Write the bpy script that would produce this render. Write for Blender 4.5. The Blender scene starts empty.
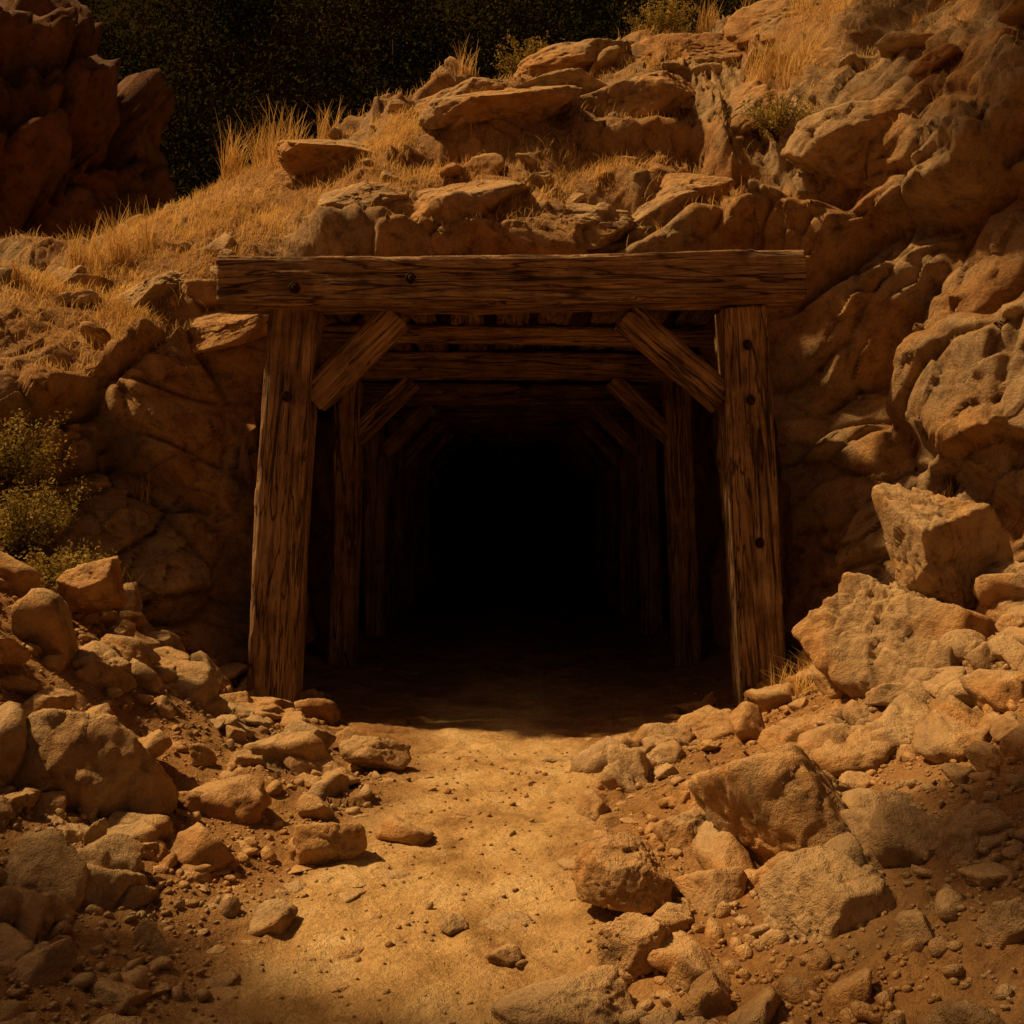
import bpy, bmesh, math, numpy as np
from mathutils import Vector, Matrix
rng=np.random.default_rng(7)
S=bpy.context.scene
f32=np.float32
# ---------------- noise -----------------
TN=64
T1=rng.random((TN,TN,TN)).astype(f32)
def vnoise(p):
    i=np.floor(p).astype(np.int32); f=(p-i).astype(f32); f=f*f*f*(f*(f*6-15)+10)
    i&=TN-1; j=(i+1)&(TN-1)
    x0,y0,z0=i.T; x1,y1,z1=j.T; fx,fy,fz=f.T
    def L(a,b,t): return a+(b-a)*t
    return L(L(L(T1[x0,y0,z0],T1[x1,y0,z0],fx),L(T1[x0,y1,z0],T1[x1,y1,z0],fx),fy),
             L(L(T1[x0,y0,z1],T1[x1,y0,z1],fx),L(T1[x0,y1,z1],T1[x1,y1,z1],fx),fy),fz)*2-1
def fbm(p,o=4,g=.5):
    a=1.0;s=0;t=0
    p=p.astype(f32)
    for k in range(o):
        s=s+a*vnoise(p+17.3*k); t+=a; a*=g; p=p*2.03
    return s/t
VN=32
J=rng.random((VN,VN,VN,7)).astype(f32)
def voro(p):
    p=p.astype(f32)
    out=[]
    for c in range(0,len(p),300000):
        q=p[c:c+300000]; b=np.floor(q).astype(np.int32); n=len(q)
        F1=np.full(n,9,f32);F2=np.full(n,9,f32);R=np.zeros(n,f32);G=np.zeros(n,f32)
        for dx in (-1,0,1):
            for dy in (-1,0,1):
                for dz in (-1,0,1):
                    cc=b+np.array([dx,dy,dz],np.int32)
                    k=cc&(VN-1)
                    jj=J[k[:,0],k[:,1],k[:,2]]
                    d=q-(cc+jj[:,:3])
                    D=np.sqrt((d*d).sum(1))
                    m=D<F1
                    F2=np.where(m,F1,np.minimum(F2,D))
                    F1=np.where(m,D,F1)
                    R=np.where(m,jj[:,3],R)
                    g=(d*(jj[:,4:7]*2-1)).sum(1)
                    G=np.where(m,g,G)
        out.append(np.stack([F1,F2,R,G]))
    o=np.concatenate(out,1)
    return o[0],o[1],o[2],o[3]
def sstep(a,b,x):
    t=np.clip((x-a)/(b-a),0,1); return t*t*(3-2*t)
# ---------------- mesh helper ---------------
def mesh_obj(name,V,F,mat=None,smooth=True,attrs=None,parent=None):
    me=bpy.data.meshes.new(name)
    V=np.ascontiguousarray(V,dtype=f32); F=np.ascontiguousarray(F,dtype=np.int32)
    n,k=F.shape
    me.vertices.add(len(V)); me.vertices.foreach_set('co',V.ravel())
    me.loops.add(n*k); me.loops.foreach_set('vertex_index',F.ravel())
    me.polygons.add(n); me.polygons.foreach_set('loop_start',np.arange(0,n*k,k,dtype=np.int32))
    me.update(calc_edges=True)
    me.polygons.foreach_set('use_smooth',np.full(n,smooth,dtype=bool))
    if attrs:
        for a,v in attrs.items():
            at=me.attributes.new(a,'FLOAT','POINT'); at.data.foreach_set('value',np.ascontiguousarray(v,dtype=f32))
    ob=bpy.data.objects.new(name,me); S.collection.objects.link(ob)
    if mat: me.materials.append(mat)
    if parent: ob.parent=parent
    return ob
def compact(V,F,attrs):
    u,inv=np.unique(F.ravel(),return_inverse=True)
    return V[u],inv.reshape(F.shape),{k:v[u] for k,v in attrs.items()}
# ---------------- materials ----------------
def newmat(name):
    m=bpy.data.materials.new(name); m.use_nodes=True
    nt=m.node_tree; nt.nodes.clear()
    o=nt.nodes.new('ShaderNodeOutputMaterial'); b=nt.nodes.new('ShaderNodeBsdfPrincipled')
    nt.links.new(b.outputs[0],o.inputs[0]); b.inputs['Roughness'].default_value=.9
    b.inputs['Specular IOR Level'].default_value=.2
    return m,nt,b
def N(nt,t,**k):
    n=nt.nodes.new(t)
    for a,v in k.items(): setattr(n,a,v)
    return n
def noise(nt,vec,scale,detail=6,rough=.6,dist=0):
    n=N(nt,'ShaderNodeTexNoise'); n.inputs['Scale'].default_value=scale; n.inputs['Detail'].default_value=min(detail,5)
    n.inputs['Roughness'].default_value=rough; n.inputs['Distortion'].default_value=dist
    nt.links.new(vec,n.inputs['Vector']); return n.outputs['Fac']
def ramp(nt,fac,stops):
    r=N(nt,'ShaderNodeValToRGB'); e=r.color_ramp.elements
    e[0].position=stops[0][0]; e[0].color=(*stops[0][1],1)
    e[1].position=stops[-1][0]; e[1].color=(*stops[-1][1],1)
    for p,c in stops[1:-1]:
        x=e.new(p); x.color=(*c,1)
    nt.links.new(fac,r.inputs[0]); return r.outputs[0]
def mix(nt,fac,a,b,mode='MIX'):
    m=N(nt,'ShaderNodeMix',data_type='RGBA',blend_type=mode)
    for s,v in ((0,fac),(6,a),(7,b)):
        if isinstance(v,bpy.types.NodeSocket): nt.links.new(v,m.inputs[s])
        elif s==0: m.inputs[0].default_value=v
        else: m.inputs[s].default_value=(*v,1)
    return m.outputs[2]
def mth(nt,op,a,b=0.0):
    m=N(nt,'ShaderNodeMath',operation=op)
    for s,v in ((0,a),(1,b)):
        if isinstance(v,bpy.types.NodeSocket): nt.links.new(v,m.inputs[s])
        else: m.inputs[s].default_value=v
    return m.outputs[0]
def bump(nt,bsdf,h,strength,dist):
    b=N(nt,'ShaderNodeBump'); b.inputs['Strength'].default_value=strength; b.inputs['Distance'].default_value=dist
    nt.links.new(h,b.inputs['Height']); nt.links.new(b.outputs[0],bsdf.inputs['Normal'])
def attr(nt,n):
    a=N(nt,'ShaderNodeAttribute'); a.attribute_name=n; return a.outputs['Fac']
def hollow_edge_tone(nt,g,c):
    # multiplies colour darker in hollows, slightly paler on edges
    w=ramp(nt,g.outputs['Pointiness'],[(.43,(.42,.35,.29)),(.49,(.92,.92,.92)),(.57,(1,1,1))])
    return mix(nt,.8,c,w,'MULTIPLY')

def rock_color(nt,vec):
    n1=noise(nt,vec,1.3,4,.6,.4); n2=noise(nt,vec,9,5,.7)
    a=ramp(nt,n1,[(.32,(.38,.185,.07)),(.45,(.56,.33,.14)),(.56,(.44,.31,.18)),(.7,(.68,.48,.26))])
    b=ramp(nt,n2,[(.3,(.30,.25,.20)),(.5,(.82,.80,.77)),(.7,(1.0,1.0,1.0))])
    return mix(nt,.9,a,b,'MULTIPLY')
def mat_terrain():
    m,nt,b=newmat('terrain_rock_and_dirt')
    g=N(nt,'ShaderNodeNewGeometry'); P=g.outputs['Position']
    rc=rock_color(nt,P)
    n1=noise(nt,P,3,5,.65); n2=noise(nt,P,60,4,.75)
    dk=ramp(nt,n2,[(.3,(.45,.40,.36)),(.52,(1,1,1))])
    dirt=ramp(nt,n1,[(.3,(.27,.125,.042)),(.5,(.39,.205,.073)),(.7,(.50,.295,.112))])
    sep=N(nt,'ShaderNodeSeparateXYZ'); nt.links.new(g.outputs['Normal'],sep.inputs[0])
    fl=mth(nt,'ADD',sep.outputs[2],mth(nt,'MULTIPLY',mth(nt,'SUBTRACT',n1,.5),1.2))
    fr=N(nt,'ShaderNodeMapRange'); fr.inputs[1].default_value=.6; fr.inputs[2].default_value=.9
    nt.links.new(fl,fr.inputs[0])
    dm=mth(nt,'MAXIMUM',fr.outputs[0],mth(nt,'SUBTRACT',1.0,attr(nt,'rock')))
    dm=mth(nt,'MULTIPLY',dm,.8)
    col=mix(nt,dm,rc,dirt)
    sand=ramp(nt,n1,[(.34,(.40,.235,.09)),(.48,(.66,.425,.18)),(.64,(.80,.57,.28))])
    col=mix(nt,attr(nt,'path'),col,sand)
    col=mix(nt,.7,col,dk,'MULTIPLY')
    col=hollow_edge_tone(nt,g,col)
    nt.links.new(col,b.inputs['Base Color'])
    bump(nt,b,noise(nt,P,26,6,.8),.9,.04)
    return m
def mat_rock(name='weathered_rock',tint=None):
    m,nt,b=newmat(name)
    g=N(nt,'ShaderNodeNewGeometry'); P=g.outputs['Position']
    c=rock_color(nt,P)
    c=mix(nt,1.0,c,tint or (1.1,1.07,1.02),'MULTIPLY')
    sep=N(nt,'ShaderNodeSeparateXYZ'); nt.links.new(g.outputs['Normal'],sep.inputs[0])
    du=N(nt,'ShaderNodeMapRange'); du.inputs[1].default_value=.6;du.inputs[2].default_value=1.1
    h=noise(nt,P,24,6,.78)
    nt.links.new(mth(nt,'ADD',sep.outputs[2],mth(nt,'SUBTRACT',h,.5)),du.inputs[0])
    if not tint: c=mix(nt,mth(nt,'MULTIPLY',du.outputs[0],.5),c,(.76,.54,.29))
    c=hollow_edge_tone(nt,g,c)
    nt.links.new(c,b.inputs['Base Color'])
    bump(nt,b,h,1.0,.035)
    return m
def mat_wood():
    m,nt,b=newmat('weathered_timber')
    tc=N(nt,'ShaderNodeTexCoord'); oi=N(nt,'ShaderNodeObjectInfo')
    mp=N(nt,'ShaderNodeMapping'); mp.inputs['Scale'].default_value=(1,16,16)
    ad=N(nt,'ShaderNodeVectorMath',operation='ADD')
    nt.links.new(tc.outputs['Object'],ad.inputs[0])
    sc=N(nt,'ShaderNodeVectorMath',operation='SCALE'); sc.inputs[0].default_value=(9,5,7); nt.links.new(oi.outputs['Random'],sc.inputs['Scale'])
    nt.links.new(sc.outputs[0],ad.inputs[1]); nt.links.new(ad.outputs[0],mp.inputs[0]); V=mp.outputs[0]
    n1=noise(nt,V,1.6,5,.72,.6); n2=noise(nt,V,6,5,.7,.3); n3=noise(nt,ad.outputs[0],3.5,4,.65)
    n4=noise(nt,V,.75,3,.5,.8)
    crack=ramp(nt,mth(nt,'ABSOLUTE',mth(nt,'SUBTRACT',n4,.5)),[(.0,(.10,.08,.06)),(.010,(.35,.32,.3)),(.022,(1,1,1))])
    a=ramp(nt,n1,[(.3,(.11,.058,.026)),(.43,(.35,.20,.095)),(.56,(.54,.34,.175)),(.72,(.70,.49,.28))])
    c=mix(nt,.85,a,ramp(nt,n2,[(.36,(.18,.14,.11)),(.47,(.9,.88,.86)),(.7,(1,1,1))]),'MULTIPLY')
    c=mix(nt,.8,c,ramp(nt,n3,[(.32,(.38,.34,.31)),(.55,(1,1,1))]),'MULTIPLY')
    c=mix(nt,.9,c,crack,'MULTIPLY')
    nt.links.new(c,b.inputs['Base Color']); b.inputs['Roughness'].default_value=.8
    h=mth(nt,'ADD',mth(nt,'ADD',n1,mth(nt,'MULTIPLY',n2,.8)),mth(nt,'MULTIPLY',crack,.5))
    bump(nt,b,h,1.0,.03)
    return m
def mat_flat(name,c1,c2,rough=.9,trans=0,metal=0,scale=20,spec=.2):
    m,nt,b=newmat(name)
    g=N(nt,'ShaderNodeNewGeometry')
    n=noise(nt,g.outputs['Position'],scale,2,.6)
    col=ramp(nt,n,[(.38,c1),(.62,c2)])
    nt.links.new(col,b.inputs['Base Color']); b.inputs['Roughness'].default_value=rough; b.inputs['Metallic'].default_value=metal
    b.inputs['Specular IOR Level'].default_value=spec
    if trans:
        t=N(nt,'ShaderNodeBsdfTranslucent'); nt.links.new(col,t.inputs[0])
        mx=N(nt,'ShaderNodeMixShader'); mx.inputs[0].default_value=trans
        o=[x for x in nt.nodes if x.type=='OUTPUT_MATERIAL'][0]
        nt.links.new(b.outputs[0],mx.inputs[1]); nt.links.new(t.outputs[0],mx.inputs[2]); nt.links.new(mx.outputs[0],o.inputs[0])
    return m
M_ter=mat_terrain(); M_rock=mat_rock(); M_wood=mat_wood()
M_iron=mat_flat('rusted_iron',(.02,.012,.008),(.06,.03,.015),.6,0,.6,60)
M_grass=mat_flat('dry_grass_blades',(.54,.33,.10),(.76,.52,.19),.8,.4,0,3)
M_shrub=mat_flat('shrub_leaves',(.22,.16,.035),(.42,.31,.07),.8,.3,0,5)
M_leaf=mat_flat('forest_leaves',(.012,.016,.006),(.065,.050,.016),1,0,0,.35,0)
M_shade_leaf=mat_flat('shade_tree_leaves',(.05,.06,.015),(.10,.09,.025),.8,.1,0,3)
M_twig=mat_flat('twigs_and_bark',(.04,.025,.014),(.09,.055,.03),.9,0,0,12)

# ---------------- terrain -------------------
def g_base(x,y):
    xp=-.10-.09*np.clip(4-y,0,4)+.03*np.sin(y*1.6)
    d=x-xp
    wl=np.interp(y,[0,4,5.5,6.2],[1.15,1.2,1.45,1.6])
    wr=np.interp(y,[0,2.5,4,5.5,6.2],[1.1,1.05,1.2,1.45,1.6])
    k=.2
    sl=np.logaddexp(0,(-d-wl)/k)*k; sr=np.logaddexp(0,(d-wr)/k)*k
    zl=.9*sl; zl=1.5*(1-np.exp(-zl/1.5))+.15*sl
    zr=.68*sr; zr=2.0*(1-np.exp(-zr/2.0))
    ad=np.abs(d)
    z=zl+zr+.07*sstep(.35,1.0,ad)*np.interp(y,[4.5,6],[1,.4])-.04-.06*sstep(4.4,5.8,y)
    return z,ad
half=[]; x=0.; dx=.0125
while x<45:
    half.append(x)
    if x>3.6: dx*=1.035
    x+=dx
half=np.array(half); xs=np.concatenate([-half[:0:-1],half]).astype(f32)
yc=np.interp(xs,[-45,-8,-4,-1.6,1.6,3.0,4.5,6,9,45],[2,2.4,4.6,6.15,6.15,4.6,3.2,1.0,-3,-8])
lean=np.interp(xs,[-4,-1.6,0,1.5,3],[.55,.35,.35,.5,1.2])
ztop=np.interp(xs,[-45,-8,-4,-2.7,-2.1,-1.5,-1.0,1.0,1.7,2.6,4,8,45],[1.9,1.9,1.75,1.95,2.4,2.8,3.0,3.1,3.2,3.8,4.5,5.4,6])
zg=g_base(xs,yc)[0]; ztop=np.maximum(ztop,zg+.15)
zc=np.interp(xs,[-45,-8,-4.5,-2.9,-1.4,.9,2.9,5,10,45],[2.6,2.8,3.35,3.9,4.9,5.5,6.0,6.8,8,9])
ya=[1.2]; d=.012
while ya[-1]>-45:
    d*=1.06; ya.append(ya[-1]-d)
ya=np.array(ya[::-1]); nA=430
a_rows=len(ya)-1
Y=[];Z=[]
for v in ya[:-1]:
    yy=np.minimum(v,yc-1+ (v-1.2)*.2) if v>-8 else np.full_like(xs,v)
    yy=np.minimum(yy,yc-.6+(v-1.2)*.5); Y.append(yy); Z.append(g_base(xs,yy)[0])
ystart=np.minimum(1.2,yc-.6)
for t in np.linspace(0,1,nA):
    yy=ystart+(yc-ystart)*t; Y.append(yy); Z.append(g_base(xs,yy)[0])
nB=230
for t in np.linspace(0,1,nB+1)[1:]:
    Y.append(yc+lean*t**1.3); Z.append(zg+(ztop-zg)*t)
yt=yc+lean; nC=300; ycr=np.interp(xs,[-45,-8,-3,3,8,45],[9,9,9.3,10,10,10])
for t in np.linspace(0,1,nC+1)[1:]:
    Y.append(yt+(ycr-yt)*t); Z.append(ztop+(zc-ztop)*(1-(1-t)**1.5))
d=.03; yy=0
while yy<70:
    yy+=d; d*=1.08
    Y.append(ycr+yy); Z.append(zc-(zc-1.2)*sstep(-1,7,yy))
Y=np.array(Y);Z=np.array(Z)
R,C=Y.shape
rA=a_rows+nA; rB=rA+nB
def sm(A,k):
    n=A.shape[1]; P_=np.pad(A,((k,k),(0,0)),mode='edge').astype(np.float64)
    cs=np.cumsum(np.vstack([np.zeros((1,n)),P_]),0); return (cs[2*k+1:]-cs[:-2*k-1])/(2*k+1)
def blur(A,k,it=2):
    for _ in range(it): A=sm(A,k); A=sm(A.T,k).T
    return A
i0=a_rows+5
Ys,Zs=Y.copy(),Z.copy()
for _ in range(2): Ys,Zs=sm(Ys,9),sm(Zs,9)
Y[i0:],Z[i0:]=Ys[i0:],Zs[i0:]
X=np.broadcast_to(xs,(R,C))
P=np.stack([X,Y,Z],-1).astype(f32)
du=np.gradient(P,axis=1); dv=np.gradient(P,axis=0)
Nn=np.cross(du,dv); Nn/=np.linalg.norm(Nn,axis=-1,keepdims=True)+1e-9
for c in range(3): Nn[...,c]=blur(Nn[...,c],10,1)
Pf=P.reshape(-1,3); Nf=Nn.reshape(-1,3).astype(f32)
rowi=np.repeat(np.arange(R),C)
ad=np.abs(g_base(Pf[:,0],Pf[:,1])[1])
rockw=sstep(rA-18,rA+22,rowi.astype(float))
hillt=sstep(rB-20,rB+40,rowi.astype(float))
patch=sstep(-.30,.08,fbm(Pf*.75+90,3)+.14*(Pf[:,0]>-.8))
rockw=rockw*(1-hillt*(1-patch)*.85)
pw0=lambda Q,ad:sstep(.62,.20,ad+.36*fbm(Q*2.0,4))
pathw=pw0(Pf,ad)*(rowi<rA)
def disp_parts(Pf,rockw,pathw,bank):
    wv=np.stack([fbm(Pf*.8+k*31,2) for k in range(3)],1)*.30
    an=.45-1.25*sstep(1.2,2.3,Pf[:,0]); ca,sa=np.cos(an),np.sin(an)
    Q=Pf+wv; qx=Q[:,0]-1.7; qz=Q[:,2]-2.5
    Qr=np.stack([qx*ca-qz*sa, Q[:,1], (qx*sa+qz*ca)*1.6],1)
    F1,F2,r,g=voro(Qr/1.15)
    L=rockw*(.30*(r-.45)+.38*g-.12*(1-sstep(0,.10,F2-F1)))
    F1,F2,r,g=voro(Qr/.56+5)
    M=rockw*(.11*(r-.5)+.17*g-.06*(1-sstep(0,.09,F2-F1)))
    F1,F2,r,g=voro(Qr/.20+9)
    s=(.35+.65*rockw)*(1-pathw)*(.030*(r-.5)+.055*g)
    F1,F2,r,g=voro(Q/.055+3)
    s+=(1-.8*pathw)*(.010-.003*rockw)*(r-.5)
    s+=.10*fbm(Pf*.8+50,3)*(.25+.75*np.clip(bank+rockw,0,1))
    s+=.03*fbm(Pf*4+20,4)*(1-.45*pathw)
    s+=pathw*.024*fbm(Pf*np.array([9,5,9],f32),4)
    return L,M,s
bank=sstep(.6,1.6,ad)
L_,M_,s_=disp_parts(Pf,rockw,pathw,bank)
L2=L_.reshape(R,C); M2=M_.reshape(R,C); H2=hillt.reshape(R,C)
D=((blur(L2,2,2))*(1-H2)+H2*.66*blur(L2,4,2)+blur(M2,1,1)*(1-H2)+H2*.6*blur(M2,3,2)).reshape(-1)+s_
near=sstep(2.15,1.65,np.abs(Pf[:,0]))*sstep(3.1,2.75,Pf[:,2])*sstep(5.0,5.6,Pf[:,1])*sstep(7.2,6.6,Pf[:,1])
D=np.where(rockw>0,D*(1-.6*near*rockw)-.10*near*rockw,D)
far=sstep(30,12,np.abs(Pf[:,0]))
Pd=Pf+Nf*(D*far)[:,None]
idx=np.arange(R*C).reshape(R,C)
Fq=np.stack([idx[:-1,:-1],idx[:-1,1:],idx[1:,1:],idx[1:,:-1]],-1).reshape(-1,4)
hole=(np.abs(Pd[:,0])<1.37)&(Pd[:,2]<2.5)&(Pd[:,1]>5.60+.1*np.sin(Pd[:,0]*9))&(Pd[:,1]<7.5)
keep=~hole[Fq].all(1); Fq=Fq[keep]
frow=rowi[Fq[:,0]]
ispath=(pathw[Fq[:,0]]>.5)
at={'path':pathw,'rock':rockw}
for nm,mk in (('dirt_path',ispath&(frow<rA)),('ground',~ispath&(frow<rA)),('rocky_hillside',frow>=rA)):
    V,F,A=compact(Pd,Fq[mk],at); mesh_obj(nm,V,F,M_ter,True,A)
PG=Pd.reshape(R,C,3)
nd=np.cross(np.gradient(PG,axis=1),np.gradient(PG,axis=0)); nd/=np.linalg.norm(nd,axis=-1,keepdims=True)+1e-9
nd=nd.reshape(-1,3)
area=(np.linalg.norm(np.gradient(P,axis=1),axis=-1)*np.linalg.norm(np.gradient(P,axis=0),axis=-1)).reshape(-1)
def zat(x,y,hill=False):
    m=(np.abs(Pd[:,0]-x)<.06)&(np.abs(Pd[:,1]-y)<.06)
    if hill: m&=(rowi>rA)
    if not m.any(): return float(g_base(np.array([x]),np.array([y]))[0][0])
    return float(np.percentile(Pd[m,2],70))
# ---------------- tunnel -------------------
ny,na=420,220
yy=np.linspace(6.1,26,ny); aa=np.linspace(-.12*math.pi,1.12*math.pi,na)
ca=np.cos(aa); sa_=np.sin(aa)
tx=1.6*np.sign(ca)*np.abs(ca)**.55; tz=1.05+1.55*np.sign(sa_)*np.abs(sa_)**.55
TP=np.stack([np.broadcast_to(tx,(ny,na)),np.broadcast_to(yy[:,None],(ny,na)),np.broadcast_to(tz,(ny,na))],-1).reshape(-1,3).astype(f32)
tn=TP-np.stack([0*TP[:,0],TP[:,1],0*TP[:,2]+1.1],1); tn/=np.linalg.norm(tn,axis=1,keepdims=True)
F1,F2,r,g=voro(TP/.6); dd=.12*(r-.3)+.14*g
F1,F2,r,g=voro(TP/.2); dd+=.04*r+.05*g+.03*fbm(TP*5,3)
TP2=TP+tn*(dd*.8+.02)[:,None]
ii=np.arange(ny*na).reshape(ny,na)
TF=np.stack([ii[:-1,:-1],ii[1:,:-1],ii[1:,1:],ii[:-1,1:]],-1).reshape(-1,4)
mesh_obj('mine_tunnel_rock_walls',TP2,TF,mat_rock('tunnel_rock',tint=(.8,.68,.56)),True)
e=np.array([[-3,26,-1],[3,26,-1],[3,26,4],[-3,26,4]]); mesh_obj('mine_tunnel_end_wall',e,np.array([[0,1,2,3]]),M_rock)
fx=np.linspace(-1.75,1.75,200); fy=np.concatenate([np.linspace(5.4,9,280),np.linspace(9,26,200)[1:]])
FX,FY=np.meshgrid(fx,fy); fz,fad=g_base(FX,np.minimum(FY,6.0))
FP=np.stack([FX,FY,fz],-1).reshape(-1,3).astype(f32); fad=fad.reshape(-1)
pw=pw0(FP,fad)
l1,m1,s1=disp_parts(FP,pw*0,pw,sstep(.6,1.6,fad))
FP[:,2]+=s1-.004
ii=np.arange(FP.shape[0]).reshape(FX.shape)
FF=np.stack([ii[:-1,:-1],ii[:-1,1:],ii[1:,1:],ii[1:,:-1]],-1).reshape(-1,4)
mesh_obj('mine_tunnel_floor',FP,FF,M_ter,True,{'path':pw*np.interp(FP[:,1],[5.8,9],[1,.7]),'rock':pw*0})

# ---------------- timbers -------------------
def beam(name,p0,p1,w,h,parent,seed,rough=1.0,front=(0,-1,0)):
    p0,p1=Vector(p0),Vector(p1); L=(p1-p0).length; xax=(p1-p0).normalized()
    yax=(Vector(front)-xax*Vector(front).dot(xax)).normalized(); zax=xax.cross(yax)
    per=[];m=26;rr=.018
    hw,hh=w/2,h/2
    for s in range(4):
        for t in np.linspace(-1,1,m,endpoint=False):
            if s==0: per.append((hw,t*hh))
            if s==1: per.append((-t*hw,hh))
            if s==2: per.append((-hw,-t*hh))
            if s==3: per.append((t*hw,-hh))
    per=np.array(per); 
    q=np.abs(per); cx=np.minimum(q[:,0],hw-rr); cz=np.minimum(q[:,1],hh-rr)
    dv_=np.stack([q[:,0]-cx,q[:,1]-cz],1); ln=np.linalg.norm(dv_,axis=1,keepdims=True); 
    nrm=dv_/np.maximum(ln,1e-6)
    pos=np.stack([cx,cz],1)+nrm*rr; sg=np.where(per>=0,1,-1); pos=pos*sg; nrm=nrm*sg
    n=max(24,int(L/.012)); xsb=np.linspace(-L/2,L/2,n)
    k=len(pos)
    V=np.zeros((n,k,3),f32); V[:,:,0]=xsb[:,None]; V[:,:,1]=pos[:,0]; V[:,:,2]=pos[:,1]
    Vf=V.reshape(-1,3); NN=np.tile(np.concatenate([np.zeros((k,1)),nrm],1),(n,1))
    o=seed*7.7
    dis=.010*fbm(Vf*np.array([1.5,6,6],f32)+o,3)+.008*fbm(Vf*np.array([3,60,60],f32)+o,3)
    cr=fbm(Vf*np.array([1.0,22,22],f32)+o+3,3); dis-=.020*sstep(.24,.42,cr)
    edge=(ln.reshape(-1)>rr*1.02); dis-=np.tile(edge*1.0,n)*.018*sstep(-.1,.5,fbm(Vf*np.array([7,3,3],f32)+o,3))
    Vf=Vf+NN*(dis*rough)[:,None]
    endj=.014*fbm(Vf*25+o,2)
    Vf[:,0]+=np.where(np.abs(Vf[:,0])>L/2-.001,endj,0)
    Vf[:,1]+=.010*np.sin(Vf[:,0]*1.7+seed); Vf[:,2]+=.014*np.sin(Vf[:,0]*1.3+seed*2)
    ii=np.arange(n*k).reshape(n,k); jn=np.roll(ii,-1,1)
    F=np.stack([ii[:-1],jn[:-1],jn[1:],ii[1:]],-1).reshape(-1,4)
    Vs=[Vf];Fs=[F];base=n*k
    for e,ring in ((0,ii[0]),(1,ii[-1])):
        cen=Vf[ring].mean(0); prev=ring
        for sc in (.93,.7,.4,.05):
            vv=cen+(Vf[ring]-cen)*sc; 
            vv[:,0]=cen[0]+(1 if e else -1)*(.004)+.006*fbm(vv*30+o,2)
            Vs.append(vv); cur=np.arange(base,base+k); base+=k
            a,b=prev,np.roll(prev,-1); c,d2=np.roll(cur,-1),cur
            q4=np.stack([a,b,c,d2],-1); Fs.append(q4 if e else q4[:,::-1]); prev=cur
    ob=mesh_obj(name,np.concatenate(Vs),np.concatenate(Fs),M_wood,True,parent=parent)
    M=Matrix((xax,yax,zax)).transposed().to_4x4(); M.translation=(p0+p1)/2
    ob.matrix_world=M
    return ob
def bolt(name,p,parent,r=.022):
    bm=bmesh.new()
    bmesh.ops.create_cone(bm,cap_ends=True,segments=20,radius1=r*1.5,radius2=r*1.45,depth=.008,matrix=Matrix.Translation((0,0,.004)))
    bmesh.ops.create_cone(bm,cap_ends=True,segments=6,radius1=r,radius2=r*.85,depth=.02,matrix=Matrix.Translation((0,0,.018)))
    bmesh.ops.bevel(bm,geom=bm.edges[:],offset=.002,segments=1,affect='EDGES')
    me=bpy.data.meshes.new(name); bm.to_mesh(me); bm.free(); me.materials.append(M_iron)
    ob=bpy.data.objects.new(name,me); S.collection.objects.link(ob); ob.parent=parent
    ob.location=p; ob.rotation_euler=(math.radians(90),0,.4)
portal=bpy.data.objects.new('mine_portal_timber_frame',None); S.collection.objects.link(portal)
beam('lintel',(-1.69,5.84,2.480),(1.68,5.84,2.505),.30,.285,portal,1)
beam('left_post',(-1.43,5.90,-.35),(-1.28,5.95,2.34),.27,.275,portal,2)
beam('right_post',(1.505,5.90,-.35),(1.35,5.95,2.345),.27,.27,portal,3)
beam('left_brace',(-1.20,5.95,1.83),(-.70,5.95,2.33),.19,.175,portal,4)
beam('right_brace',(1.26,5.95,1.82),(.69,5.95,2.33),.19,.175,portal,5)
for i,p in enumerate([(-1.245,5.69,2.43),(-.58,5.69,2.485),(-1.31,5.785,1.82),(1.385,5.785,1.80),(1.435,5.775,.97),(1.365,5.785,2.12)]):
    bolt('bolt_%d'%(i+1),p,portal)
ys_=[7.7,9.5,11.2,12.9,14.6,16.4,18.4,20.6,23]
for i,y in enumerate(ys_):
    e=bpy.data.objects.new('tunnel_timber_set',None); S.collection.objects.link(e)
    j=rng.normal(0,.02,6)
    beam('left_post',(-1.34+j[0],y,-.35),(-1.29+j[1],y,2.16),.2,.2,e,10+i*7)
    beam('right_post',(1.34+j[2],y,-.35),(1.29+j[3],y,2.16),.2,.2,e,11+i*7)
    beam('cap_beam',(-1.5,y,2.27+j[4]*.4),(1.5,y,2.27+j[5]*.4),.2,.2,e,12+i*7)
    beam('left_brace',(-1.22,y,1.72),(-.78,y,2.17),.15,.14,e,13+i*7)
    beam('right_brace',(1.22,y,1.72),(.78,y,2.17),.15,.14,e,14+i*7)
lag=bpy.data.objects.new('tunnel_roof_lagging',None); S.collection.objects.link(lag)
for i,xx in enumerate(np.linspace(-1.2,1.2,9)):
    beam('roof_board_%d'%(i+1),(xx+rng.normal(0,.02),6.05,2.42),(xx+rng.normal(0,.02),12.6,2.42),.05,.22,lag,100+i,front=(0,0,1))
beam('header_beam',(-1.45,6.62,2.32),(1.45,6.62,2.32),.12,.11,lag,160)

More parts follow.
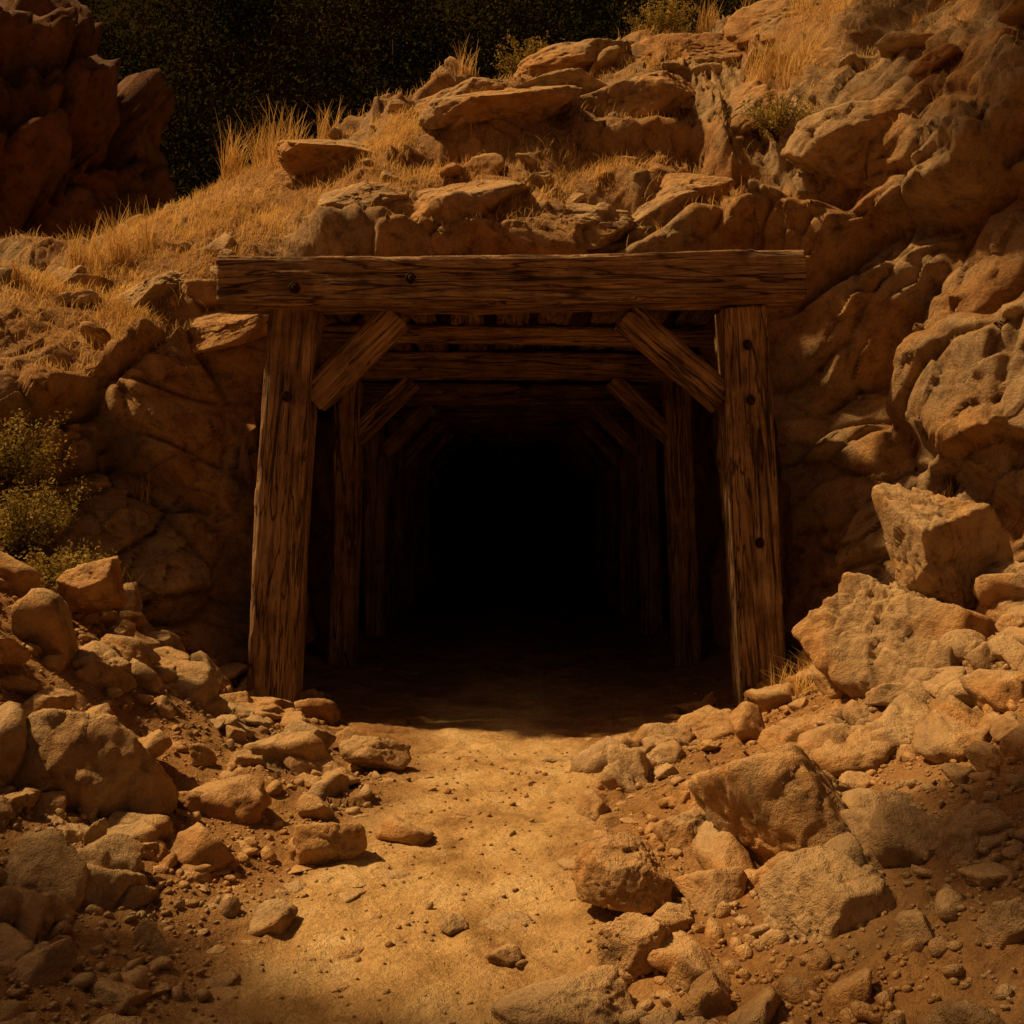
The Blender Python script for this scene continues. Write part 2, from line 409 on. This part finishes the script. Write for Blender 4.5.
# ---------------- rocks --------------------
ICO={}
def ico(l):
    if l not in ICO:
        bm=bmesh.new(); bmesh.ops.create_icosphere(bm,subdivisions=l,radius=1)
        ICO[l]=(np.array([v.co[:] for v in bm.verts],f32),np.array([[v.index for v in f.verts] for f in bm.faces],np.int32)); bm.free()
    return ICO[l]
def rockshape(l,seed,planes=13,p=22,det=1.0):
    V,F=ico(l); r=np.random.default_rng(seed)
    n=r.normal(size=(planes,3)); n/=np.linalg.norm(n,axis=1,keepdims=True)
    n=np.concatenate([n,[[0,0,1],[0,0,-1]]]); n[-2]+=r.normal(0,.25,3); n/=np.linalg.norm(n,axis=1,keepdims=True)
    dd=r.uniform(.58,1.0,len(n))
    dots=np.maximum(V@n.T,.02); inv=dots/dd
    rad=1/np.power((inv**p).sum(1),1/p); rad=np.minimum(rad,1.35)
    o=seed*3.1
    rad*=1+det*(.035*fbm(V*1.6+o,3)+.03*fbm(V*5+o,4))
    if l>=4:
        F1,F2,rr,g=voro(V*2.0+o); rad+=det*(.06*(rr-.5)+.06*g-.025*(1-sstep(0,.08,F2-F1)))
        F1,F2,rr,g=voro(V*5+o); rad+=det*(.018*(rr-.5)+.04*g)
    return V*rad[:,None],F
def rotm(r,full=True):
    a=r.uniform(0,6.28); M=Matrix.Rotation(a,3,'Z')
    if full: M=M@Matrix.Rotation(r.normal(0,.45),3,'X')@Matrix.Rotation(r.normal(0,.45),3,'Y')
    return np.array(M)
def boulder(x,y,z,sx,sy,sz,seed,rz=0,rx=0,ry=0,l=6,name='boulder',planes=9,p=45):
    V,F=rockshape(l,seed,planes,p)
    V=V-(V.max(0)+V.min(0))/2; V/=V.max(0)
    V=V*np.array([sx,sy,sz],f32)
    M=np.array(Matrix.Rotation(rz,3,'Z')@Matrix.Rotation(rx,3,'X')@Matrix.Rotation(ry,3,'Y'))
    V=V@M.T
    ob=mesh_obj(name,V,F,M_rock,True); ob.location=(x,y,z); return ob
# right side group
boulder(1.86,4.7,.44,.42,.34,.48,11,rz=.3,ry=-.5)
boulder(.88,3.10,.20,.31,.27,.26,12,rz=-.3,ry=-.15)
boulder(.32,2.93,.08,.145,.14,.11,13,ry=-.15)
boulder(.80,2.50,.12,.19,.17,.15,45,rz=.6,ry=-.2)
boulder(.31,2.55,.05,.095,.09,.075,15)
boulder(.12,2.32,.0,.17,.12,.06,16,l=5)
boulder(2.15,5.0,1.0,.28,.26,.36,27,rz=.2,ry=-.3)
boulder(2.45,4.7,.62,.3,.26,.30,18,rz=1.1,ry=-.3)
boulder(1.45,3.75,.22,.2,.18,.15,19,l=5)
boulder(1.32,2.75,.20,.18,.16,.13,46,l=5)
boulder(.74,3.75,.05,.17,.13,.12,21,l=5,ry=-.2)
boulder(1.02,5.0,.02,.2,.16,.14,22,l=5)
boulder(1.25,4.35,.12,.16,.16,.12,25,l=5)
boulder(.60,3.4,.04,.10,.1,.09,26,l=5)
boulder(2.75,6.5,3.5,.45,.5,.55,23,rz=.3,ry=.35)
boulder(3.3,6.2,3.3,.6,.5,.6,24,rz=.9,ry=-.2)
# left side group
boulder(-1.44,3.42,.22,.29,.27,.27,31,rz=.4,ry=.15)
boulder(-1.44,3.05,.05,.20,.2,.17,32,rz=.2)
boulder(-.62,3.40,.02,.125,.1,.085,33,l=5)
boulder(-.62,4.55,.04,.16,.13,.09,34,l=5)
boulder(-2.0,4.7,.8,.17,.16,.14,35,l=5)
boulder(-1.62,4.8,.32,.2,.15,.12,36,l=5,ry=.3)
boulder(-1.75,4.2,.45,.16,.15,.12,37,l=5,ry=.4)
boulder(-1.15,2.65,.0,.14,.12,.07,38,l=5)
boulder(-1.35,5.3,.03,.18,.14,.11,40,l=5)
boulder(-.98,4.3,.06,.15,.12,.08,41,l=5)
r=np.random.default_rng(99)
for i,(x,y,sx,sz) in enumerate([(-1.05,6.75,.36,.15),(-.35,6.85,.5,.17),(.45,6.8,.45,.16),(1.15,6.9,.4,.2),(-.1,7.6,.65,.16),(-1.3,7.6,.5,.14),(.9,7.8,.6,.18),(-.4,8.6,.65,.16),(.7,8.9,.7,.18),(-1.9,6.5,.36,.12),(1.7,7.5,.5,.22),(2.3,6.6,.5,.28),(-2.5,6.6,.4,.12),(1.5,8.7,.6,.2),(2.4,8.6,.6,.22),(.3,8.1,.5,.14)]):
    boulder(x,y,zat(x,y,True)-.05,sx,sx*.75,sz,200+i,rz=r.uniform(-.4,.4),rx=.30,ry=r.normal(-.25,.12),l=6,name='ledge_slab',planes=7,p=50)
def scatter(name,mask,dens,szf,l,mat,seed,flat=.7,sink=.25):
    r=np.random.default_rng(seed)
    w=np.where(mask,area,0)*dens; tot=w.sum(); n=int(tot)
    if n<1: return
    pick=r.choice(len(w),n,p=w/tot)
    shapes=[rockshape(l,seed*100+i,8,40,1.0) for i in range(16)]
    Vs=[];Fs=[];b=0
    for k in pick:
        V,F=shapes[r.integers(16)]; s=szf(r)
        if s>.05: s=.05+(s-.05)*float(np.interp(Pd[k,1],[2.2,4.2],[.35,1]))
        A=rotm(r)*s
        sc=np.array([r.uniform(.8,1.3),r.uniform(.7,1.1),r.uniform(.5,.9)*flat/.7])
        if flat<.4: A=np.array(Matrix.Rotation(r.uniform(0,6.28),3,'Z'))*s
        v=(V*sc)@A.T+Pd[k]+nd[k]*s*(.55-sink)*.6
        Vs.append(v);Fs.append(F+b);b+=len(v)
    mesh_obj(name,np.concatenate(Vs),np.concatenate(Fs),mat,True)
px,py=Pd[:,0],Pd[:,1]
inview=(py>1.7)&(np.abs(px)<py*.56+.5)&(py<6.6)
rub=inview&(rowi<rA+5)&~((np.abs(px)<1.05)&(py>5.1))
cl=sstep(-.25,.5,fbm(Pd*1.7+9,3))
offp=sstep(.36,.78,ad)
pl=lambda a,b,k:(lambda r:a*(1-r.random()*(1-(a/b)**k))**(-1/k))
scatter('scattered_rubble',rub,(.02+offp*(.5+cl))*31,pl(.045,.17,1.1),4,M_rock,3,sink=.35)
scatter('loose_stones',rub,(.03+offp*(.3+cl))*150,pl(.014,.04,1.5),2,M_rock,4)
scatter('gravel',rub,(.10+offp*(.5+cl))*900,pl(.005,.014,1.3),1,M_rock,5)
scatter('embedded_path_stones',inview&(ad<.75)&(rowi<rA)&(py<5.4),np.full(len(ad),14.),pl(.025,.075,1.3),4,M_rock,8,flat=.22,sink=.75)
hillm=(rowi>=rB-10)&(py<10.2)&(px>-6)&(px<6)
scatter('hillside_stones',hillm,(cl)*7,pl(.05,.2,1.4),4,M_rock,6,flat=.5,sink=.5)
# ---------------- grass ---------------------
def blades(roots,heights,lean,width,seed,seg=4):
    r=np.random.default_rng(seed); n=len(roots)
    lean=np.broadcast_to(lean,(n,))
    az=r.uniform(0,2*np.pi,n); dirv=np.stack([np.cos(az),np.sin(az),0*az],1)
    side=np.stack([-np.sin(az+r.normal(0,.8,n)),np.cos(az),0*az],1)
    V=np.zeros((n,seg+1,2,3),f32)
    for s in range(seg+1):
        t=s/seg
        c=roots+np.array([0,0,1])*(heights*t*(1-.25*lean*t))[:,None]+dirv*(heights*lean*t*t)[:,None]
        w=width*(1-t)**.7+.0004
        V[:,s,0]=c-side*w; V[:,s,1]=c+side*w
    b=np.arange(n)[:,None,None]*(seg+1)*2
    s=np.arange(seg)[None,:,None]*2
    F=(b+s+np.array([0,1,3,2])[None,None,:]).reshape(-1,4)
    return V.reshape(-1,3),F
def addgrass(name,parts,mat):
    Vs=[];Fs=[];b=0
    for V,F in parts: Vs.append(V);Fs.append(F+b);b+=len(V)
    mesh_obj(name,np.concatenate(Vs),np.concatenate(Fs),mat,False)
r=np.random.default_rng(21)
gn=fbm(Pd*1.3+70,4)
gm=(rowi>rB-25)&(py<10.6)&(px>-7)&(px<6.5)&(nd[:,2]>.45)
leftbias=np.interp(px,[-4,-1.5,1,4],[1.6,1.2,.8,.8])
w=np.where(gm,area,0)*(sstep(-.25,.35,gn)+.25)*leftbias*(1.2-rockw) 
pk=r.choice(len(w),90000,p=w/w.sum())
parts=[blades(Pd[pk]+r.normal(0,.01,(len(pk),3)),r.uniform(.03,.10,len(pk)),r.uniform(.2,1.0,len(pk)),.0022,1,3)]
def tuft(x0,y0,n,h,spread,seed,z=None,hill=True,ln=.6,wd=.003):
    r=np.random.default_rng(seed); z=zat(x0,y0,hill) if z is None else z
    a=r.uniform(0,6.28,n); rr=spread*np.sqrt(r.random(n))
    rt=np.stack([x0+rr*np.cos(a),y0+rr*np.sin(a),np.full(n,z-.02)],1)
    return blades(rt,h*r.uniform(.45,1.05,n),ln*r.uniform(.1,1,n),wd,seed+5,4)
tw=np.where(gm|((rowi>rA-80)&(np.abs(px)>2.0)&(py<7)&(py>2)),area,0)*sstep(.0,.4,gn)*leftbias*(nd[:,2]>.4)
tk=r.choice(len(tw),480,p=tw/tw.sum())
for i,k in enumerate(tk):
    parts.append(tuft(Pd[k,0],Pd[k,1],int(r.integers(25,60)),r.uniform(.08,.26),.05,300+i,z=Pd[k,2]))
addgrass('dry_grass',parts,M_grass)
parts=[]
for i in range(8): parts.append(tuft(-2.05+r.normal(0,.2),8.1+r.normal(0,.15),60,r.uniform(.3,.6),.09,700+i))
for i in range(6): parts.append(tuft(-2.85+r.normal(0,.12),7.0+r.normal(0,.1),45,r.uniform(.3,.5),.07,720+i))
for i in range(11): parts.append(tuft(1.70+r.normal(0,.14),5.4+r.normal(0,.14),80,r.uniform(.18,.34),.07,740+i,hill=False,ln=1.1))
for i in range(8): parts.append(tuft(2.3+r.normal(0,.3),7.8+r.normal(0,.3),60,r.uniform(.25,.5),.1,760+i))
for i in range(6): parts.append(tuft(3.2+r.normal(0,.2),8+r.normal(0,.3),60,r.uniform(.25,.5),.1,780+i))
for i in range(8): parts.append(tuft(r.uniform(-.6,2.6),9.3+r.normal(0,.2),50,r.uniform(.2,.45),.1,800+i))
addgrass('grass_tuft',parts,M_grass)
def leafquads(C,size,r):
    n=len(C); a=r.normal(size=(n,3)); a/=np.linalg.norm(a,axis=1,keepdims=True)
    b=np.cross(a,r.normal(size=(n,3))); b/=np.linalg.norm(b,axis=1,keepdims=True)
    s=(size*r.uniform(.6,1.4,n))[:,None]
    V=np.stack([C-a*s,C+b*s*.45,C+a*s,C-b*s*.45],1).reshape(-1,3)
    return V,np.arange(n*4).reshape(n,4)
def shrub(x,y,rad,h,seed,mat=M_shrub,z=None,hill=True,leafs=.011,n=3500):
    r=np.random.default_rng(seed); z=zat(x,y,hill) if z is None else z
    Vs=[];Fs=[];b=0; leaves=[]
    ns=70
    for i in range(ns):
        a=r.uniform(0,6.28); tip=np.array([math.cos(a)*rad*r.uniform(.1,1),math.sin(a)*rad*r.uniform(.1,1),h*r.uniform(.5,1.05)])
        for s in range(6):
            t0,t1=s/6,(s+1)/6
            f=lambda t:np.array([tip[0]*t,tip[1]*t,tip[2]*t**.8])
            p0,p1=f(t0),f(t1); w=.004*(1-t0)+.001
            Vs.append(np.array([p0-[w,0,0],p0+[w,0,0],p1+[w*.8,0,0],p1-[w*.8,0,0]])); Fs.append(np.array([[b,b+1,b+2,b+3]])); b+=4
        m=n//ns; t=r.uniform(.35,1.05,m)
        L=np.stack([tip[0]*t,tip[1]*t,tip[2]*t**.8],1)+r.normal(0,.022,(m,3)); leaves.append(L)
    LV,LF=leafquads(np.concatenate(leaves),leafs,r)
    e=bpy.data.objects.new('shrub',None); S.collection.objects.link(e); e.location=(x,y,z-.02)
    mesh_obj('twigs',np.concatenate(Vs),np.concatenate(Fs),M_twig,False,parent=e)
    mesh_obj('leaves',LV,LF,mat,False,parent=e)
shrub(-2.55,5.15,.28,.42,1); shrub(-2.22,4.95,.24,.30,2); shrub(-2.85,5.6,.38,.5,3,n=5500); shrub(-2.6,5.45,.3,.4,9,n=4500)
shrub(3.3,8.2,.4,.5,4,leafs=.014); shrub(1.85,6.9,.3,.3,5); shrub(3.0,8.9,.4,.5,6); shrub(1.5,9.6,.45,.45,7,leafs=.015); shrub(.2,9.7,.4,.35,10,leafs=.015)
# ---------------- unseen trees added to darken the frame edges ----------------
def tube(pts,rad,m=10):
    pts=np.array(pts,float); V=[];
    for i,p in enumerate(pts):
        t=pts[min(i+1,len(pts)-1)]-pts[max(i-1,0)]; t/=np.linalg.norm(t)
        u=np.cross(t,[.3,.9,.1]); u/=np.linalg.norm(u); v=np.cross(t,u); a=np.arange(m)/m*2*np.pi
        V.append(p+rad[i]*(np.cos(a)[:,None]*u+np.sin(a)[:,None]*v))
    n=len(pts); ii=np.arange(n*m).reshape(n,m); jn=np.roll(ii,-1,1)
    return np.concatenate(V),np.stack([ii[:-1],jn[:-1],jn[1:],ii[1:]],-1).reshape(-1,4)
def shade_tree(base,top,blobs,rad,seed,leaf=.055,per=1100):
    r=np.random.default_rng(seed); base=np.array(base,float); top=np.array(top,float)
    parts=[]; k=9; tr=[base+(top-base)*t+np.array([.12*math.sin(t*5),.1*math.sin(t*4+1),0]) for t in np.linspace(0,1,k)]
    parts.append(tube(tr,[rad*(1.35 if i==0 else 1-.75*i/k) for i in range(k)]))
    Cs=[]
    for (c,br) in blobs:
        c=np.array(c,float); j=int(r.integers(4,k-1)); p0=tr[j]
        limb=[p0+(c-p0)*t+np.array([0,0,.25*math.sin(t*3.1)]) for t in np.linspace(0,1,7)]
        parts.append(tube(limb,[rad*.4*(1-.8*t) for t in np.linspace(0,1,7)],7))
        for q in range(9):
            d=r.normal(size=3); d/=np.linalg.norm(d); e=c+d*br*r.uniform(.5,.95)*np.array([1,1,.7])
            s0=limb[int(r.integers(3,7))]
            parts.append(tube([s0,(s0+e)/2+r.normal(0,.08,3),e],[rad*.08,rad*.05,.006],5))
            Cs.append(e+r.normal(0,1,(per//9,3))*br*.24)
    Vs=[];Fs=[];b=0
    for V,F in parts: Vs.append(V);Fs.append(F+b);b+=len(V)
    e=bpy.data.objects.new('added_shade_tree',None); S.collection.objects.link(e)
    mesh_obj('trunk_and_limbs',np.concatenate(Vs),np.concatenate(Fs),M_twig,True,parent=e)
    LV,LF=leafquads(np.concatenate(Cs),leaf,r); mesh_obj('leaves',LV,LF,M_shade_leaf,False,parent=e)
shade_tree((-5.4,1.6,.9),(-4.1,2.0,4.4),[((-4.15,2.75,4.3),.6),((-3.7,2.2,4.4),.6),((-2.9,1.9,4.4),.55),((-1.5,2.5,4.5),.55),((-1.15,2.9,4.6),.55),((-3.4,1.4,4.2),.8),((-2.2,1.5,4.3),.75),((-1.2,1.8,4.5),.8),((-4.6,.9,4.5),.8),((-5.1,2.9,4.7),.6)],.2,1,per=1300)  # added out of view; crowns placed to shade the bottom and lower corners
shade_tree((4.9,6.3,4.4),(3.6,6.3,7.6),[((.3,5.5,6.8),.7),((.9,5.6,6.8),.8),((1.6,5.7,6.9),.9),((2.4,5.5,6.8),.9),((.9,6.5,7.3),.75),((1.4,7.1,7.6),.8),((2.1,7.3,7.8),.9),((3.0,6.5,7.5),.9),((3.4,5.2,7.2),.9),((1.9,8.2,8.2),.85),((2.6,8.4,8.4),.9)],.22,2,per=1300)  # added out of view; crown placed to shade right wall and top corner
# ---------------- background ----------------
bx=np.linspace(-60,60,160); by=np.concatenate([np.linspace(15,45,90),np.linspace(46,90,20)])
BX,BY=np.meshgrid(bx,by)
def bz(x,y): return 0.8+ .85*np.clip(y-15,0,36)+.0*x
BZ=bz(BX,BY)
BP=np.stack([BX,BY,BZ],-1).reshape(-1,3).astype(f32); BP[:,2]+=1.2*fbm(BP*.15,4)
ii=np.arange(len(BP)).reshape(BX.shape)
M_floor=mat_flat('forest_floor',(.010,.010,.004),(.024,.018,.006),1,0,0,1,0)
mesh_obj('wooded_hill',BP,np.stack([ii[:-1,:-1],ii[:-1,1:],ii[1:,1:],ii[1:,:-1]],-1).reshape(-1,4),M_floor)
r=np.random.default_rng(5); Cs=[];TV=[];TF_=[];tb=0
for i in range(230):
    x=r.uniform(-24,26); y=r.uniform(15.5,34); z=float(bz(x,y)); h=r.uniform(2.5,6.0); rd=r.uniform(1.3,2.6)
    nb=16
    for k in range(nb):
        a=r.uniform(0,6.28); q=r.random()**.5*rd; hh=h*r.uniform(.05,1); q*=math.sin(min(1,max(.15,(1.08-hh/h)*1.6))*1.5)
        c=np.array([x+q*math.cos(a),y+q*math.sin(a),z+hh])
        Cs.append(c+r.normal(0,1,(170 if abs(x)<14 else 50,3))*np.array([.34,.34,.24]))
    w=.08; m=8; an=np.arange(m)/m*6.283
    ring=lambda rr,zz:np.stack([x+rr*np.cos(an),y+rr*np.sin(an),np.full(m,zz)],1)
    TV+= [ring(w,z-.5),ring(w*.3,z+h*.5)]
    k0=np.arange(m); TF_.append(np.stack([tb+k0,tb+(k0+1)%m,tb+m+(k0+1)%m,tb+m+k0],1)); tb+=2*m
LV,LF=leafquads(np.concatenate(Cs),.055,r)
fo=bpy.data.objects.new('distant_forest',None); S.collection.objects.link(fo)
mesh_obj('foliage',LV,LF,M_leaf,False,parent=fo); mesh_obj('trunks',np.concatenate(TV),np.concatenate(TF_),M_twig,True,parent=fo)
V,F=rockshape(7,77,14,30); V=V*np.array([3.6,2.6,4.6])
nr=V/np.linalg.norm(V,axis=1,keepdims=True); dd=0
for sc,a1,a2,a3 in ((1.7,.6,.7,.35),(.7,.22,.35,.15),(.25,.06,.12,.03)):
    F1,F2,rr,g=voro(V*np.array([1,1,.6])/sc+3); dd=dd+a1*(rr-.5)+a2*g*sc**.3-a3*(1-sstep(0,.1,F2-F1))
V=V+nr*dd[:,None]
o=mesh_obj('rock_outcrop',V,F,mat_rock('outcrop_rock',tint=(.36,.26,.19)),True); o.location=(-8.2,14.2,4.0)

# ---------------- light ---------------------
sd=Vector((-.54,.06,.79)).normalized()
sun=bpy.data.lights.new('sun','SUN'); sun.energy=5.0; sun.angle=math.radians(3); sun.color=(1,.655,.295)
so=bpy.data.objects.new('sun',sun); S.collection.objects.link(so); so.rotation_euler=sd.to_track_quat('Z','Y').to_euler()
W=bpy.data.worlds.new('World'); S.world=W; W.use_nodes=True; nt=W.node_tree
bg=nt.nodes['Background']; sky=nt.nodes.new('ShaderNodeTexSky'); sky.sky_type='NISHITA'; sky.sun_disc=False
sky.sun_elevation=math.asin(sd.z); sky.sun_rotation=math.atan2(sd.x,sd.y); sky.dust_density=4; sky.air_density=.6
tint=nt.nodes.new('ShaderNodeMix'); tint.data_type='RGBA'; tint.blend_type='MULTIPLY'; tint.inputs[0].default_value=1
tint.inputs[7].default_value=(1,.56,.27,1); nt.links.new(sky.outputs[0],tint.inputs[6]); nt.links.new(tint.outputs[2],bg.inputs[0])
bg.inputs[1].default_value=.055
# ---------------- camera --------------------
cam=bpy.data.cameras.new('camera'); co=bpy.data.objects.new('camera',cam); S.collection.objects.link(co)
co.location=(0,0,1.15); co.rotation_euler=(math.radians(90),0,0); cam.lens=35; cam.sensor_width=36; cam.clip_end=500; cam.clip_start=.05
S.camera=co
S.view_settings.view_transform='Standard'; S.view_settings.look='None'; S.view_settings.exposure=0
